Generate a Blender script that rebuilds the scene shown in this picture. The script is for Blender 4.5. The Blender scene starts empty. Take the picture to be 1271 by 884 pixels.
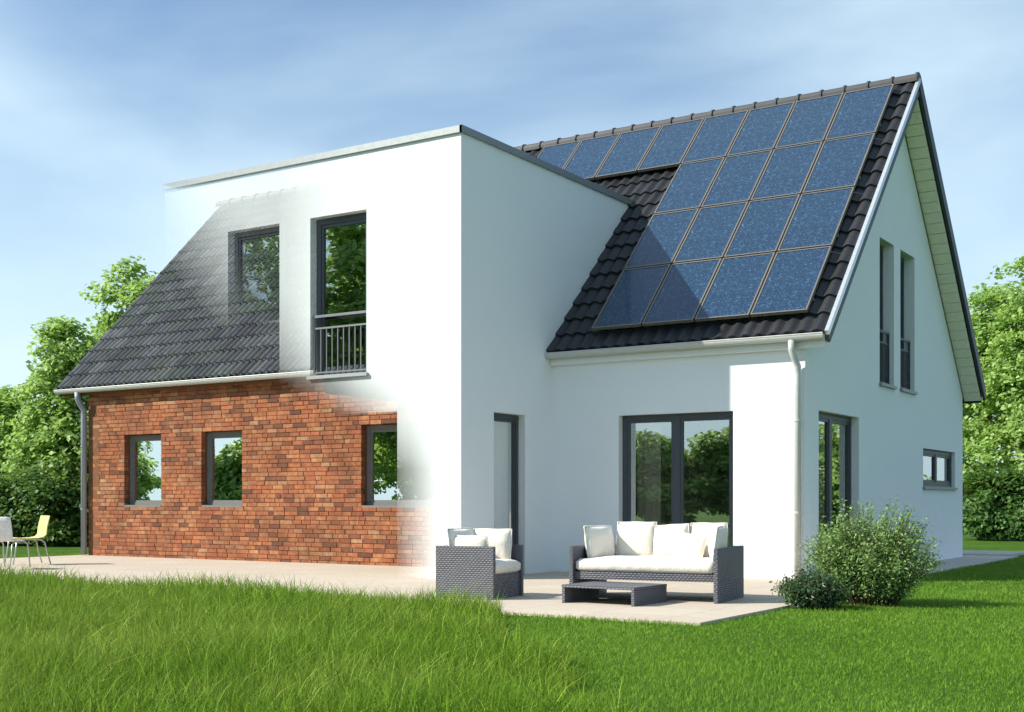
import bpy, bmesh, math, random
import numpy as np
from mathutils import Matrix, Vector

random.seed(7)
RNG = np.random.default_rng(7)
scene = bpy.context.scene
COL = scene.collection

# ------------------------------------------------------------------ camera
CAM = Vector((5.6053, -15.7471, 1.05))
YAW = 0.57282
FPX, PCX, PHY = 1548.76, 635.34, 623.36          # calibrated on the 1271 x 884 photograph
cam_data = bpy.data.cameras.new('camera')
cam = bpy.data.objects.new('camera', cam_data)
COL.objects.link(cam)
cam.location = CAM
cam.rotation_euler = (math.pi / 2, 0, YAW)
cam_data.sensor_fit = 'HORIZONTAL'
cam_data.sensor_width = 36
cam_data.lens = FPX / 1271 * 36
cam_data.shift_x = (635.5 - PCX) / 1271
cam_data.shift_y = (PHY - 442) / 1271
cam_data.clip_end = 2000
scene.camera = cam

# ------------------------------------------------------------------ sky, sun, exposure
SUN_DIR = Vector((1.185, 1.0, -1.17)).normalized()      # the way the light travels
sun_el = math.asin(-SUN_DIR.z)
sun_az = math.atan2(-SUN_DIR.x, -SUN_DIR.y)             # clockwise from +Y
world = bpy.data.worlds.new('World')
scene.world = world
world.use_nodes = True
wn, wl = world.node_tree.nodes, world.node_tree.links
wn.clear()
sky = wn.new('ShaderNodeTexSky')
sky.sky_type = 'NISHITA'
sky.sun_disc = False
sky.sun_elevation = sun_el
sky.sun_rotation = sun_az
sky.altitude = 100
sky.air_density = 1.0
sky.dust_density = 1.6
sky.ozone_density = 3.0
tc = wn.new('ShaderNodeTexCoord')
mp = wn.new('ShaderNodeMapping')
mp.inputs['Scale'].default_value = (1.0, 1.0, 2.6)
mp.inputs['Location'].default_value = (0.35, 0.1, 0.0)
mp.inputs['Rotation'].default_value = (0.0, 0.25, 0.0)
wl.new(tc.outputs['Generated'], mp.inputs['Vector'])
nz = wn.new('ShaderNodeTexNoise')
nz.inputs['Scale'].default_value = 2.0
nz.inputs['Detail'].default_value = 6
nz.inputs['Roughness'].default_value = 0.46
nz.inputs['Distortion'].default_value = 0.25
wl.new(mp.outputs[0], nz.inputs['Vector'])
rp = wn.new('ShaderNodeValToRGB')
rp.color_ramp.elements[0].position = 0.31
rp.color_ramp.elements[1].position = 0.70
wl.new(nz.outputs['Fac'], rp.inputs[0])
ml = wn.new('ShaderNodeMath'); ml.operation = 'MULTIPLY'; ml.inputs[1].default_value = 0.78
wl.new(rp.outputs[0], ml.inputs[0])
mx = wn.new('ShaderNodeMix'); mx.data_type = 'RGBA'
mx.inputs['B'].default_value = (8.4, 10.5, 11.5, 1)
sepw = wn.new('ShaderNodeSeparateXYZ'); wl.new(tc.outputs['Generated'], sepw.inputs[0])
hz = wn.new('ShaderNodeValToRGB')                              # milky air towards the horizon, all round
for e_, (p_, v_) in zip(hz.color_ramp.elements, ((0.0, 0.85), (0.34, 0.0))):
    e_.position = p_; e_.color = (v_, v_, v_, 1)
hz.color_ramp.interpolation = 'EASE'
wl.new(sepw.outputs['Z'], hz.inputs[0])
scr = wn.new('ShaderNodeMix'); scr.data_type = 'RGBA'; scr.blend_type = 'SCREEN'; scr.inputs['Factor'].default_value = 1.0
wl.new(ml.outputs[0], scr.inputs['A']); wl.new(hz.outputs[0], scr.inputs['B'])
wl.new(scr.outputs['Result'], mx.inputs['Factor'])
tint = wn.new('ShaderNodeMix'); tint.data_type = 'RGBA'; tint.blend_type = 'MULTIPLY'
tint.inputs['Factor'].default_value = 1.0
tint.inputs['B'].default_value = (0.72, 1.12, 1.42, 1)       # cool white balance of the photograph
wl.new(sky.outputs[0], tint.inputs['A'])
wl.new(tint.outputs['Result'], mx.inputs['A'])
bg = wn.new('ShaderNodeBackground')
bg.inputs['Strength'].default_value = 0.074
wl.new(mx.outputs['Result'], bg.inputs['Color'])
wo = wn.new('ShaderNodeOutputWorld')
wl.new(bg.outputs[0], wo.inputs[0])

sun_data = bpy.data.lights.new('sun', 'SUN')
sun_data.energy = 5.0
sun_data.angle = math.radians(0.5)
sun_data.color = (1.0, 0.94, 0.82)
sun = bpy.data.objects.new('sun', sun_data)
COL.objects.link(sun)
sun.rotation_euler = SUN_DIR.to_track_quat('-Z', 'Y').to_euler()
sun.location = (-20, -20, 30)

vs = scene.view_settings
vs.view_transform = 'Standard'
vs.look = 'None'
vs.exposure = 0.5
vs.gamma = 1.0
vs.use_curve_mapping = False
scene.cycles.transparent_max_bounces = 24
scene.cycles.max_bounces = 10
scene.cycles.use_denoising = True
scene.cycles.denoising_input_passes = 'RGB'     # keeps what shows through the dissolving wall
scene.cycles.sample_clamp_indirect = 6.0
scene.cycles.caustics_reflective = False
scene.cycles.caustics_refractive = False

# ------------------------------------------------------------------ helpers
def lin(r, g, b):
    def f(c):
        c /= 255.0
        return c / 12.92 if c <= 0.04045 else ((c + 0.055) / 1.055) ** 2.4
    return (f(r), f(g), f(b), 1.0)

class N:
    """small node builder for one material"""
    def __init__(self, name):
        self.m = bpy.data.materials.new(name)
        self.m.use_nodes = True
        self.t = self.m.node_tree
        self.t.nodes.clear()
        self.out = self.t.nodes.new('ShaderNodeOutputMaterial')
    def n(self, kind, **kw):
        nd = self.t.nodes.new(kind)
        for k, v in kw.items():
            if k.startswith('i_'):
                nd.inputs[k[2:].replace('_', ' ')].default_value = v
            else:
                setattr(nd, k, v)
        return nd
    def l(self, a, b):
        self.t.links.new(a, b)
    def math(self, op, a, b=None, clamp=False):
        nd = self.t.nodes.new('ShaderNodeMath'); nd.operation = op; nd.use_clamp = clamp
        for i, v in enumerate((a, b)):
            if v is None: continue
            if isinstance(v, (int, float)): nd.inputs[i].default_value = v
            else: self.l(v, nd.inputs[i])
        return nd.outputs[0]
    def ramp(self, fac, stops, interp='LINEAR'):
        nd = self.t.nodes.new('ShaderNodeValToRGB')
        cr = nd.color_ramp; cr.interpolation = interp
        while len(cr.elements) < len(stops): cr.elements.new(0.5)
        for e, (p, c) in zip(cr.elements, stops):
            e.position = p
            e.color = c if not isinstance(c, (int, float)) else (c, c, c, 1)
        self.l(fac, nd.inputs[0])
        return nd.outputs[0]
    def noise(self, scale, detail=4, rough=0.55, vec=None):
        nd = self.t.nodes.new('ShaderNodeTexNoise')
        nd.inputs['Scale'].default_value = scale
        nd.inputs['Detail'].default_value = detail
        nd.inputs['Roughness'].default_value = rough
        if vec is not None: self.l(vec, nd.inputs['Vector'])
        return nd.outputs['Fac']
    def pos(self):
        return self.n('ShaderNodeNewGeometry').outputs['Position']
    def mixc(self, fac, a, b, blend='MIX'):
        nd = self.t.nodes.new('ShaderNodeMix'); nd.data_type = 'RGBA'; nd.blend_type = blend
        for s, v in (('Factor', fac), ('A', a), ('B', b)):
            if isinstance(v, (int, float)): nd.inputs[s].default_value = v
            elif isinstance(v, tuple): nd.inputs[s].default_value = v
            else: self.l(v, nd.inputs[s])
        return nd.outputs['Result']
    def bsdf(self, color, rough=0.7, spec=0.3, metal=0.0, bump=None, bstr=0.3, bdist=0.01, **kw):
        p = self.t.nodes.new('ShaderNodeBsdfPrincipled')
        if isinstance(color, tuple): p.inputs['Base Color'].default_value = color
        else: self.l(color, p.inputs['Base Color'])
        if isinstance(rough, (int, float)): p.inputs['Roughness'].default_value = rough
        else: self.l(rough, p.inputs['Roughness'])
        p.inputs['Specular IOR Level'].default_value = spec
        p.inputs['Metallic'].default_value = metal
        for k, v in kw.items(): p.inputs[k].default_value = v
        if bump is not None:
            b = self.t.nodes.new('ShaderNodeBump')
            b.inputs['Strength'].default_value = bstr
            b.inputs['Distance'].default_value = bdist
            self.l(bump, b.inputs['Height'])
            self.l(b.outputs[0], p.inputs['Normal'])
        return p.outputs[0]
    def done(self, sh):
        self.l(sh, self.out.inputs['Surface'])
        return self.m

# ---- the new front wall of the extension dissolves towards the old house.
# the FADE lists give (height, x where it starts, x where it is solid)
FADE_WALL = [(0.0, -5.0, -3.85), (0.5, -5.05, -3.8), (1.5, -5.15, -3.85), (2.3, -6.1, -4.0), (2.8, -7.3, -4.5),
             (3.0, -7.75, -5.6), (3.4, -8.1, -6.0), (4.1, -9.0, -6.6), (4.95, -9.9, -7.1), (5.97, -10.2, -8.5)]
FADE_WIN = [(0.0, -7.0, -6.5), (2.86, -7.05, -6.5), (3.2, -7.2, -6.4), (3.75, -7.75, -6.4), (4.2, -8.5, -6.6), (5.1, -9.9, -7.2), (5.97, -10.2, -8.5)]
TAIL_WALL, TAIL_WIN, TX0, TX1 = 0.46, 0.12, -7.1, -5.6
def fade_at(x, z, FADE=FADE_WALL, TAIL=TAIL_WALL):
    zs = [f[0] for f in FADE]
    a = np.interp(z, zs, [f[1] for f in FADE]); b = np.interp(z, zs, [f[2] for f in FADE])
    t = np.clip((x - a) / (b - a), 0, 1)
    t = t * t * (3 - 2 * t)
    u = np.clip((x - TX0) / (TX1 - TX0), 0, 1)
    return t * (1 - TAIL + TAIL * u)
def add_fade(nb, shader, FADE=FADE_WIN, TAIL=TAIL_WIN):
    sep = nb.n('ShaderNodeSeparateXYZ'); nb.l(nb.pos(), sep.inputs[0])
    x, z = sep.outputs['X'], sep.outputs['Z']
    zf = nb.math('DIVIDE', z, 6.0, True)
    xa = nb.ramp(zf, [(f[0] / 6.0, (f[1] + 11) / 8) for f in FADE])
    xb = nb.ramp(zf, [(f[0] / 6.0, (f[2] + 11) / 8) for f in FADE])
    xn = nb.math('DIVIDE', nb.math('ADD', x, 11.0), 8.0)
    t = nb.math('DIVIDE', nb.math('SUBTRACT', xn, xa), nb.math('SUBTRACT', xb, xa), True)
    t = nb.math('MULTIPLY', nb.math('MULTIPLY', t, t), nb.math('SUBTRACT', 3.0, nb.math('MULTIPLY', t, 2.0)))
    u = nb.math('DIVIDE', nb.math('SUBTRACT', x, TX0), TX1 - TX0, True)
    al = nb.math('MULTIPLY', t, nb.math('ADD', nb.math('MULTIPLY', u, TAIL), 1 - TAIL))
    tr = nb.n('ShaderNodeBsdfTransparent')
    mxs = nb.n('ShaderNodeMixShader')
    nb.l(al, mxs.inputs[0]); nb.l(tr.outputs[0], mxs.inputs[1]); nb.l(shader, mxs.inputs[2])
    return mxs.outputs[0]

M = {}
def plaster(name, fade=False, c=(0.765, 0.805, 0.82)):
    nb = N(name)
    n1 = nb.noise(2.0, 5, 0.6, nb.pos())
    n2 = nb.noise(140.0, 3, 0.6, nb.pos())
    colr = nb.mixc(nb.ramp(n1, [(0.3, 0.0), (0.7, 1.0)]), (c[0] * .965, c[1] * .97, c[2] * .975, 1), (c[0], c[1], c[2], 1))
    sh = nb.bsdf(colr, 0.85, 0.2, bump=n2, bstr=0.25, bdist=0.004)
    if fade: sh = add_fade(nb, sh, FADE_WALL, TAIL_WALL)
    return nb.done(sh)
M['plaster'] = plaster('white_plaster')
M['plaster_fade'] = plaster('white_plaster_dissolving', True)

def simple(name, c, rough=0.5, spec=0.4, metal=0.0, fade=False, nscale=30, nvar=0.12):
    nb = N(name)
    n1 = nb.noise(nscale, 4, 0.6, nb.pos())
    colr = nb.mixc(nb.ramp(n1, [(0.3, 0.0), (0.7, 1.0)]), tuple(v * (1 - nvar) for v in c[:3]) + (1,), tuple(v * (1 + nvar) for v in c[:3]) + (1,))
    sh = nb.bsdf(colr, rough, spec, metal, bump=n1, bstr=0.05, bdist=0.004)
    if fade: sh = add_fade(nb, sh)
    return nb.done(sh)
M['frame'] = simple('anthracite_frame', lin(66, 72, 78), 0.45)
M['frame_fade'] = simple('anthracite_frame_dissolving', lin(66, 72, 78), 0.45, fade=True)
M['old_frame'] = simple('old_grey_window_frame', lin(112, 112, 110), 0.6)
M['cap'] = simple('grey_metal_coping', lin(128, 134, 138), 0.45, 0.5, 0.2)
M['cap_fade'] = simple('grey_metal_coping_dissolving', lin(158, 164, 166), 0.45, 0.5, 0.2, fade=True)
M['zinc'] = simple('pale_zinc', lin(186, 190, 188), 0.45, 0.5, 0.15)
M['pipe_grey'] = simple('grey_zinc_pipe', lin(140, 146, 156), 0.5, 0.5, 0.25)
M['verge'] = simple('pale_verge_metal', lin(205, 208, 210), 0.3, 0.5, 0.5)
M['verge_dark'] = simple('dark_verge_board', lin(52, 62, 64), 0.5)
M['soffit'] = simple('cream_soffit_board', lin(234, 230, 206), 0.7)
M['steel'] = simple('railing_steel', lin(122, 126, 128), 0.45, 0.5, 0.5)
M['steel_fade'] = simple('railing_steel_dissolving', lin(122, 126, 128), 0.45, 0.5, 0.4, fade=True)
M['steel_dark'] = simple('railing_dark_steel', lin(70, 78, 84), 0.5, 0.5, 0.3)
M['dark'] = simple('dark_interior', lin(70, 70, 70), 0.9, 0.1)
M['floor_in'] = simple('interior_floor', lin(120, 100, 80), 0.6, 0.3)
M['curtain'] = simple('beige_curtain', lin(238, 224, 210), 0.9, 0.1)
M['roof_under'] = simple('roof_underlay', lin(24, 25, 28), 0.8)

def glass(name, refl, tint, fade=False):
    nb = N(name)
    lw = nb.n('ShaderNodeLayerWeight', i_Blend=0.25)
    fac = nb.math('ADD', nb.math('MULTIPLY', lw.outputs['Fresnel'], 0.6), refl, True)
    gl = nb.n('ShaderNodeBsdfGlossy'); gl.inputs['Roughness'].default_value = 0.0
    gl.inputs['Color'].default_value = (0.92, 0.96, 0.95, 1)
    w = nb.noise(1.3, 2, 0.5, nb.pos())
    b = nb.n('ShaderNodeBump'); b.inputs['Strength'].default_value = 0.02; b.inputs['Distance'].default_value = 0.02
    nb.l(w, b.inputs['Height']); nb.l(b.outputs[0], gl.inputs['Normal'])
    tr = nb.n('ShaderNodeBsdfTransparent'); tr.inputs['Color'].default_value = tint
    mxs = nb.n('ShaderNodeMixShader')
    nb.l(fac, mxs.inputs[0]); nb.l(tr.outputs[0], mxs.inputs[1]); nb.l(gl.outputs[0], mxs.inputs[2])
    sh = mxs.outputs[0]
    if fade: sh = add_fade(nb, sh)
    return nb.done(sh)
M['glass'] = glass('window_glass', 0.46, (0.84, 0.86, 0.84, 1))
M['glass_low'] = glass('side_window_glass', 0.10, (0.90, 0.90, 0.88, 1))
M['glass_old'] = glass('old_window_glass', 0.78, (0.6, 0.62, 0.6, 1))
M['glass_fade'] = glass('window_glass_dissolving', 0.46, (0.42, 0.45, 0.44, 1), True)

def island_random(nb):
    g = nb.n('ShaderNodeNewGeometry'); o = nb.n('ShaderNodeObjectInfo')
    return nb.math('FRACT', nb.math('ADD', g.outputs['Random Per Island'], o.outputs['Random']))

def brick_mat():
    nb = N('weathered_red_brick')
    r = island_random(nb)
    base = nb.ramp(r, [(0.0, lin(122, 80, 60)), (0.07, lin(98, 74, 64)), (0.16, lin(165, 100, 70)), (0.36, lin(181, 117, 80)),
                       (0.52, lin(166, 99, 71)), (0.68, lin(193, 135, 94)), (0.82, lin(150, 87, 63)), (0.93, lin(184, 144, 108)), (1.0, lin(136, 90, 68))])
    P = nb.pos()
    n1 = nb.noise(9, 6, 0.65, P); n2 = nb.noise(60, 4, 0.7, P); n3 = nb.noise(1.1, 4, 0.6, P)
    c = nb.mixc(nb.ramp(n1, [(0.35, 0.55), (0.62, 0.0)]), base, lin(96, 54, 40))
    c = nb.mixc(nb.ramp(n2, [(0.56, 0.0), (0.78, 0.6)]), c, lin(214, 160, 116))
    c = nb.mixc(nb.ramp(n3, [(0.42, 0.0), (0.66, 0.55)]), c, lin(104, 70, 52))
    c = nb.mixc(nb.ramp(nb.noise(2.3, 6, 0.7, P), [(0.55, 0.0), (0.75, 0.45)]), c, lin(206, 150, 106))
    sh = nb.bsdf(c, 0.88, 0.2, bump=nb.math('ADD', n1, n2), bstr=0.6, bdist=0.012)
    return nb.done(sh)
M['brick'] = brick_mat()
nb = N('old_mortar')
M['mortar'] = nb.done(nb.bsdf(nb.mixc(nb.noise(14, 5, 0.6, nb.pos()), lin(100, 72, 54), lin(140, 100, 74)), 0.95, 0.1, bump=nb.noise(90, 4, 0.6, nb.pos()), bstr=0.5))

def old_tile_mat():
    nb = N('weathered_roof_tile')
    r = island_random(nb)
    base = nb.ramp(r, [(0.0, lin(84, 84, 86)), (0.35, lin(106, 106, 110)), (0.6, lin(97, 100, 97)), (0.8, lin(122, 122, 125)), (1.0, lin(90, 97, 88))])
    P = nb.pos()
    n1 = nb.noise(7, 6, 0.7, P); n2 = nb.noise(1.6, 4, 0.6, P)
    c = nb.mixc(nb.ramp(n1, [(0.45, 0.0), (0.7, 0.6)]), base, lin(52, 54, 58))
    c = nb.mixc(nb.ramp(n2, [(0.5, 0.0), (0.72, 0.5)]), c, lin(96, 108, 82))
    c = nb.mixc(nb.ramp(nb.noise(45, 4, 0.7, P), [(0.58, 0.0), (0.75, 0.4)]), c, lin(140, 140, 146))
    return nb.done(nb.bsdf(c, 0.75, 0.3, bump=n1, bstr=0.4, bdist=0.01))
M['tile_old'] = old_tile_mat()
nb = N('anthracite_roof_tile')
r = island_random(nb)
c = nb.mixc(nb.ramp(nb.noise(12, 5, 0.6, nb.pos()), [(0.4, 0.0), (0.7, 0.6)]), nb.ramp(r, [(0.0, lin(36, 37, 40)), (1.0, lin(50, 51, 55))]), lin(30, 30, 34))
M['tile_new'] = nb.done(nb.bsdf(c, 0.5, 0.4, bump=nb.noise(60, 4, 0.6, nb.pos()), bstr=0.15, bdist=0.005))
nb = N('anthracite_ridge_tile')
M['ridge'] = nb.done(nb.bsdf(nb.mixc(nb.noise(9, 5, 0.6, nb.pos()), lin(60, 60, 62), lin(84, 83, 84)), 0.55, 0.4))

def solar_mat():
    nb = N('polycrystalline_cells')
    g = nb.n('ShaderNodeNewGeometry'); o = nb.n('ShaderNodeTexCoord')
    v1 = nb.n('ShaderNodeTexVoronoi'); v1.inputs['Scale'].default_value = 45.0
    nb.l(o.outputs['Object'], v1.inputs['Vector'])
    v2 = nb.n('ShaderNodeTexVoronoi'); v2.inputs['Scale'].default_value = 85.0
    nb.l(o.outputs['Object'], v2.inputs['Vector'])
    f1 = nb.n('ShaderNodeSeparateColor'); nb.l(v1.outputs['Color'], f1.inputs[0])
    f2 = nb.n('ShaderNodeSeparateColor'); nb.l(v2.outputs['Color'], f2.inputs[0])
    f = nb.math('ADD', nb.math('MULTIPLY', f1.outputs[0], 0.5), nb.math('MULTIPLY', f2.outputs[0], 0.5))
    c = nb.ramp(f, [(0.0, lin(16, 34, 56)), (0.45, lin(24, 50, 78)), (0.75, lin(36, 66, 95)), (1.0, lin(84, 118, 142))])
    return nb.done(nb.bsdf(c, 0.3, 0.45, **{'Coat Weight': 0.35, 'Coat Roughness': 0.08}))
M['solar'] = solar_mat()
M['panel_frame'] = simple('panel_frame_aluminium', lin(128, 122, 114), 0.4, 0.5, 0.4)

def rattan_mat(name, c1, c2):
    nb = N(name)
    tcn = nb.n('ShaderNodeTexCoord')
    sep = nb.n('ShaderNodeSeparateXYZ'); nb.l(tcn.outputs['Object'], sep.inputs[0])
    k = 2 * math.pi / 0.044
    h = nb.math('ADD', nb.math('MULTIPLY', sep.outputs['X'], k), nb.math('MULTIPLY', sep.outputs['Y'], k))
    s1 = nb.math('SINE', nb.math('MULTIPLY', sep.outputs['Z'], k))
    s2 = nb.math('SINE', h)
    wv = nb.math('MULTIPLY', s1, s2)
    hh = nb.math('ADD', nb.math('MULTIPLY', wv, 0.5), nb.math('ABSOLUTE', s1))
    n1 = nb.noise(14, 4, 0.6, tcn.outputs['Object'])
    c = nb.mixc(nb.ramp(nb.math('ADD', nb.math('MULTIPLY', hh, 0.4), nb.math('MULTIPLY', n1, 0.5)), [(0.1, 0.0), (0.75, 1.0)]), c1, c2)
    return nb.done(nb.bsdf(c, 0.55, 0.4, bump=hh, bstr=0.7, bdist=0.006))
M['rattan'] = rattan_mat('grey_woven_rattan', lin(48, 50, 56), lin(106, 107, 115))
nb = N('white_cushion_fabric')
tcn = nb.n('ShaderNodeTexCoord')
M['cushion'] = nb.done(nb.bsdf(nb.mixc(nb.noise(6, 4, 0.6, tcn.outputs['Object']), (0.74, 0.69, 0.60, 1), (0.80, 0.75, 0.67, 1)), 0.9, 0.15,
                    bump=nb.math('ADD', nb.noise(7, 4, 0.55, tcn.outputs['Object']), nb.math('MULTIPLY', nb.noise(180, 2, 0.5, tcn.outputs['Object']), 0.12)), bstr=0.5, bdist=0.03, **{'Sheen Weight': 0.15}))

nb = N('sandstone_paving')
P = nb.pos()
bt = nb.n('ShaderNodeTexBrick'); nb.l(P, bt.inputs['Vector'])
bt.inputs['Scale'].default_value = 1.0; bt.inputs['Brick Width'].default_value = 0.8; bt.inputs['Row Height'].default_value = 0.8
bt.inputs['Mortar Size'].default_value = 0.006; bt.offset = 0.0
bt.inputs['Color1'].default_value = lin(196, 184, 169); bt.inputs['Color2'].default_value = lin(188, 176, 161); bt.inputs['Mortar'].default_value = lin(160, 148, 133)
n1 = nb.noise(3, 6, 0.65, P); n2 = nb.noise(40, 5, 0.65, P)
c = nb.mixc(nb.ramp(n1, [(0.35, 0.3), (0.65, 0.0)]), bt.outputs['Color'], lin(180, 164, 144))
c = nb.mixc(nb.ramp(n2, [(0.5, 0.0), (0.75, 0.35)]), c, lin(168, 154, 138))
M['paving'] = nb.done(nb.bsdf(c, 0.85, 0.2, bump=n2, bstr=0.2, bdist=0.004))
nb = N('grey_concrete_slab')
M['concrete'] = nb.done(nb.bsdf(nb.mixc(nb.noise(5, 6, 0.6, nb.pos()), lin(168, 164, 158), lin(196, 190, 182)), 0.9, 0.15))

def leaf_mat(name, stops, trans=0.35, rough=0.5):
    nb = N(name)
    g = nb.n('ShaderNodeNewGeometry')
    c = nb.ramp(g.outputs['Random Per Island'], stops)
    big = nb.noise(0.55, 3, 0.5, nb.pos())
    c = nb.mixc(nb.ramp(big, [(0.4, 0.0), (0.65, 0.35)]), c, stops[-1][1])
    p = nb.bsdf(c, rough, 0.35 if rough < 0.55 else 0.15)
    tl = nb.n('ShaderNodeBsdfTranslucent'); nb.l(nb.mixc(0.5, c, (0.36, 0.50, 0.08, 1)), tl.inputs['Color'])
    ms = nb.n('ShaderNodeMixShader'); ms.inputs[0].default_value = trans
    nb.l(p, ms.inputs[1]); nb.l(tl.outputs[0], ms.inputs[2])
    return nb.done(ms.outputs[0])
M['leaf'] = leaf_mat('maple_leaf', [(0.0, lin(114, 148, 72)), (0.4, lin(148, 184, 96)), (0.75, lin(172, 204, 120)), (1.0, lin(196, 220, 146))], 0.5)
M['leaf_dark'] = leaf_mat('dark_shrub_leaf', [(0.0, lin(48, 82, 38)), (0.5, lin(68, 108, 52)), (1.0, lin(104, 142, 76))])
M['leaf_bush'] = leaf_mat('bush_leaf', [(0.0, lin(80, 114, 58)), (0.5, lin(116, 152, 84)), (1.0, lin(166, 192, 124))], 0.35)
M['leaf_low'] = leaf_mat('glossy_low_shrub_leaf', [(0.0, lin(34, 58, 34)), (0.6, lin(52, 82, 48)), (1.0, lin(92, 120, 86))], 0.2, 0.35)
M['grass_tall'] = leaf_mat('tall_grass_blade', [(0.0, lin(62, 98, 18)), (0.35, lin(86, 126, 22)), (0.75, lin(110, 150, 32)), (0.95, lin(140, 168, 52)), (1.0, lin(172, 180, 84))], 0.26, 0.6)
M['grass_short'] = leaf_mat('short_grass_blade', [(0.0, lin(72, 116, 26)), (0.4, lin(92, 138, 32)), (0.8, lin(110, 154, 42)), (1.0, lin(136, 172, 62))], 0.35, 0.6)
nb = N('lawn_soil')
P = nb.pos()
nA = nb.noise(22, 6, 0.7, P); nB = nb.noise(0.6, 4, 0.6, P); nC = nb.noise(160, 3, 0.7, P)
c = nb.mixc(nb.ramp(nA, [(0.3, 0.0), (0.7, 1.0)]), lin(52, 86, 24), lin(88, 124, 40))
c = nb.mixc(nb.ramp(nB, [(0.4, 0.0), (0.7, 0.5)]), c, lin(104, 138, 52))
c = nb.mixc(nb.ramp(nC, [(0.45, 0.0), (0.7, 0.5)]), c, lin(48, 78, 22))
M['lawn'] = nb.done(nb.bsdf(c, 0.9, 0.1, bump=nb.math('ADD', nA, nC), bstr=0.8, bdist=0.04))
nb = N('bark')
M['bark'] = nb.done(nb.bsdf(nb.mixc(nb.noise(8, 6, 0.7, nb.pos()), lin(60, 50, 40), lin(108, 94, 78)), 0.9, 0.1, bump=nb.noise(30, 5, 0.7, nb.pos()), bstr=0.6))
M['white_plastic'] = simple('white_moulded_plastic', lin(214, 214, 216), 0.4)
M['lime_plastic'] = simple('lime_moulded_plastic', lin(204, 206, 122), 0.4)
M['chrome'] = simple('chair_tube', lin(176, 184, 186), 0.3, 0.5, 0.6)

# ------------------------------------------------------------------ mesh builders
def mesh_obj(name, verts, faces, mat=None, parent=None, smooth=False):
    me = bpy.data.meshes.new(name)
    me.from_pydata([tuple(v) for v in verts], [], faces)
    me.update()
    if smooth: me.shade_smooth()
    return link(name, me, mat, parent)
def link(name, me, mat=None, parent=None, mtx=None):
    o = bpy.data.objects.new(name, me)
    COL.objects.link(o)
    if mat is not None and len(me.materials) == 0: me.materials.append(mat)
    if parent is not None: o.parent = parent
    if mtx is not None: o.matrix_local = mtx
    return o
def tag(o, label=None, category=None, group=None, kind=None):
    if label: o['label'] = label
    if category: o['category'] = category
    if group: o['group'] = group
    if kind: o['kind'] = kind
    return o
def empty(name, loc=(0, 0, 0), rz=0.0):
    o = bpy.data.objects.new(name, None)
    COL.objects.link(o); o.location = loc; o.rotation_euler = (0, 0, rz)
    o.empty_display_size = 0.2
    return o
BOXF = [(0, 3, 2, 1), (4, 5, 6, 7), (0, 1, 5, 4), (1, 2, 6, 5), (2, 3, 7, 6), (3, 0, 4, 7)]
class MB:
    def __init__(s): s.v = []; s.f = []
    def add(s, vs, fs):
        b = len(s.v); s.v += [tuple(v) for v in vs]; s.f += [tuple(i + b for i in f) for f in fs]
        return s
    def box(s, x0, x1, y0, y1, z0, z1, fn=None):
        vs = [(x0, y0, z0), (x1, y0, z0), (x1, y1, z0), (x0, y1, z0), (x0, y0, z1), (x1, y0, z1), (x1, y1, z1), (x0, y1, z1)]
        if fn: vs = [fn(*v) for v in vs]
        return s.add(vs, BOXF)
    def tube(s, pts, rad, seg=8, cap=True):
        pts = [Vector(p) for p in pts]
        rad = rad if isinstance(rad, (list, tuple)) else [rad] * len(pts)
        b = len(s.v); up = None
        for i, p in enumerate(pts):
            d = (pts[min(i + 1, len(pts) - 1)] - pts[max(i - 1, 0)]).normalized()
            if up is None:
                up = Vector((0, 0, 1)) if abs(d.z) < 0.9 else Vector((1, 0, 0))
            a = d.cross(up).normalized(); c = a.cross(d).normalized(); up = c
            for k in range(seg):
                t = 2 * math.pi * k / seg
                s.v.append(tuple(p + (a * math.cos(t) + c * math.sin(t)) * rad[i]))
        for i in range(len(pts) - 1):
            for k in range(seg):
                k2 = (k + 1) % seg
                s.f.append((b + i * seg + k, b + i * seg + k2, b + (i + 1) * seg + k2, b + (i + 1) * seg + k))
        if cap:
            s.f.append(tuple(b + k for k in reversed(range(seg))))
            e = b + (len(pts) - 1) * seg
            s.f.append(tuple(e + k for k in range(seg)))
        return s
    def build(s, name, mat, parent=None, smooth=False, bevel=0.0):
        o = mesh_obj(name, s.v, s.f, mat, parent, smooth)
        bm = bmesh.new(); bm.from_mesh(o.data)
        bmesh.ops.recalc_face_normals(bm, faces=bm.faces)
        if bevel: bmesh.ops.bevel(bm, geom=bm.edges[:], offset=bevel, segments=2, affect='EDGES', profile=0.7)
        bm.to_mesh(o.data); bm.free()
        if smooth and bevel == 0: o.data.shade_smooth()
        return o

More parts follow.
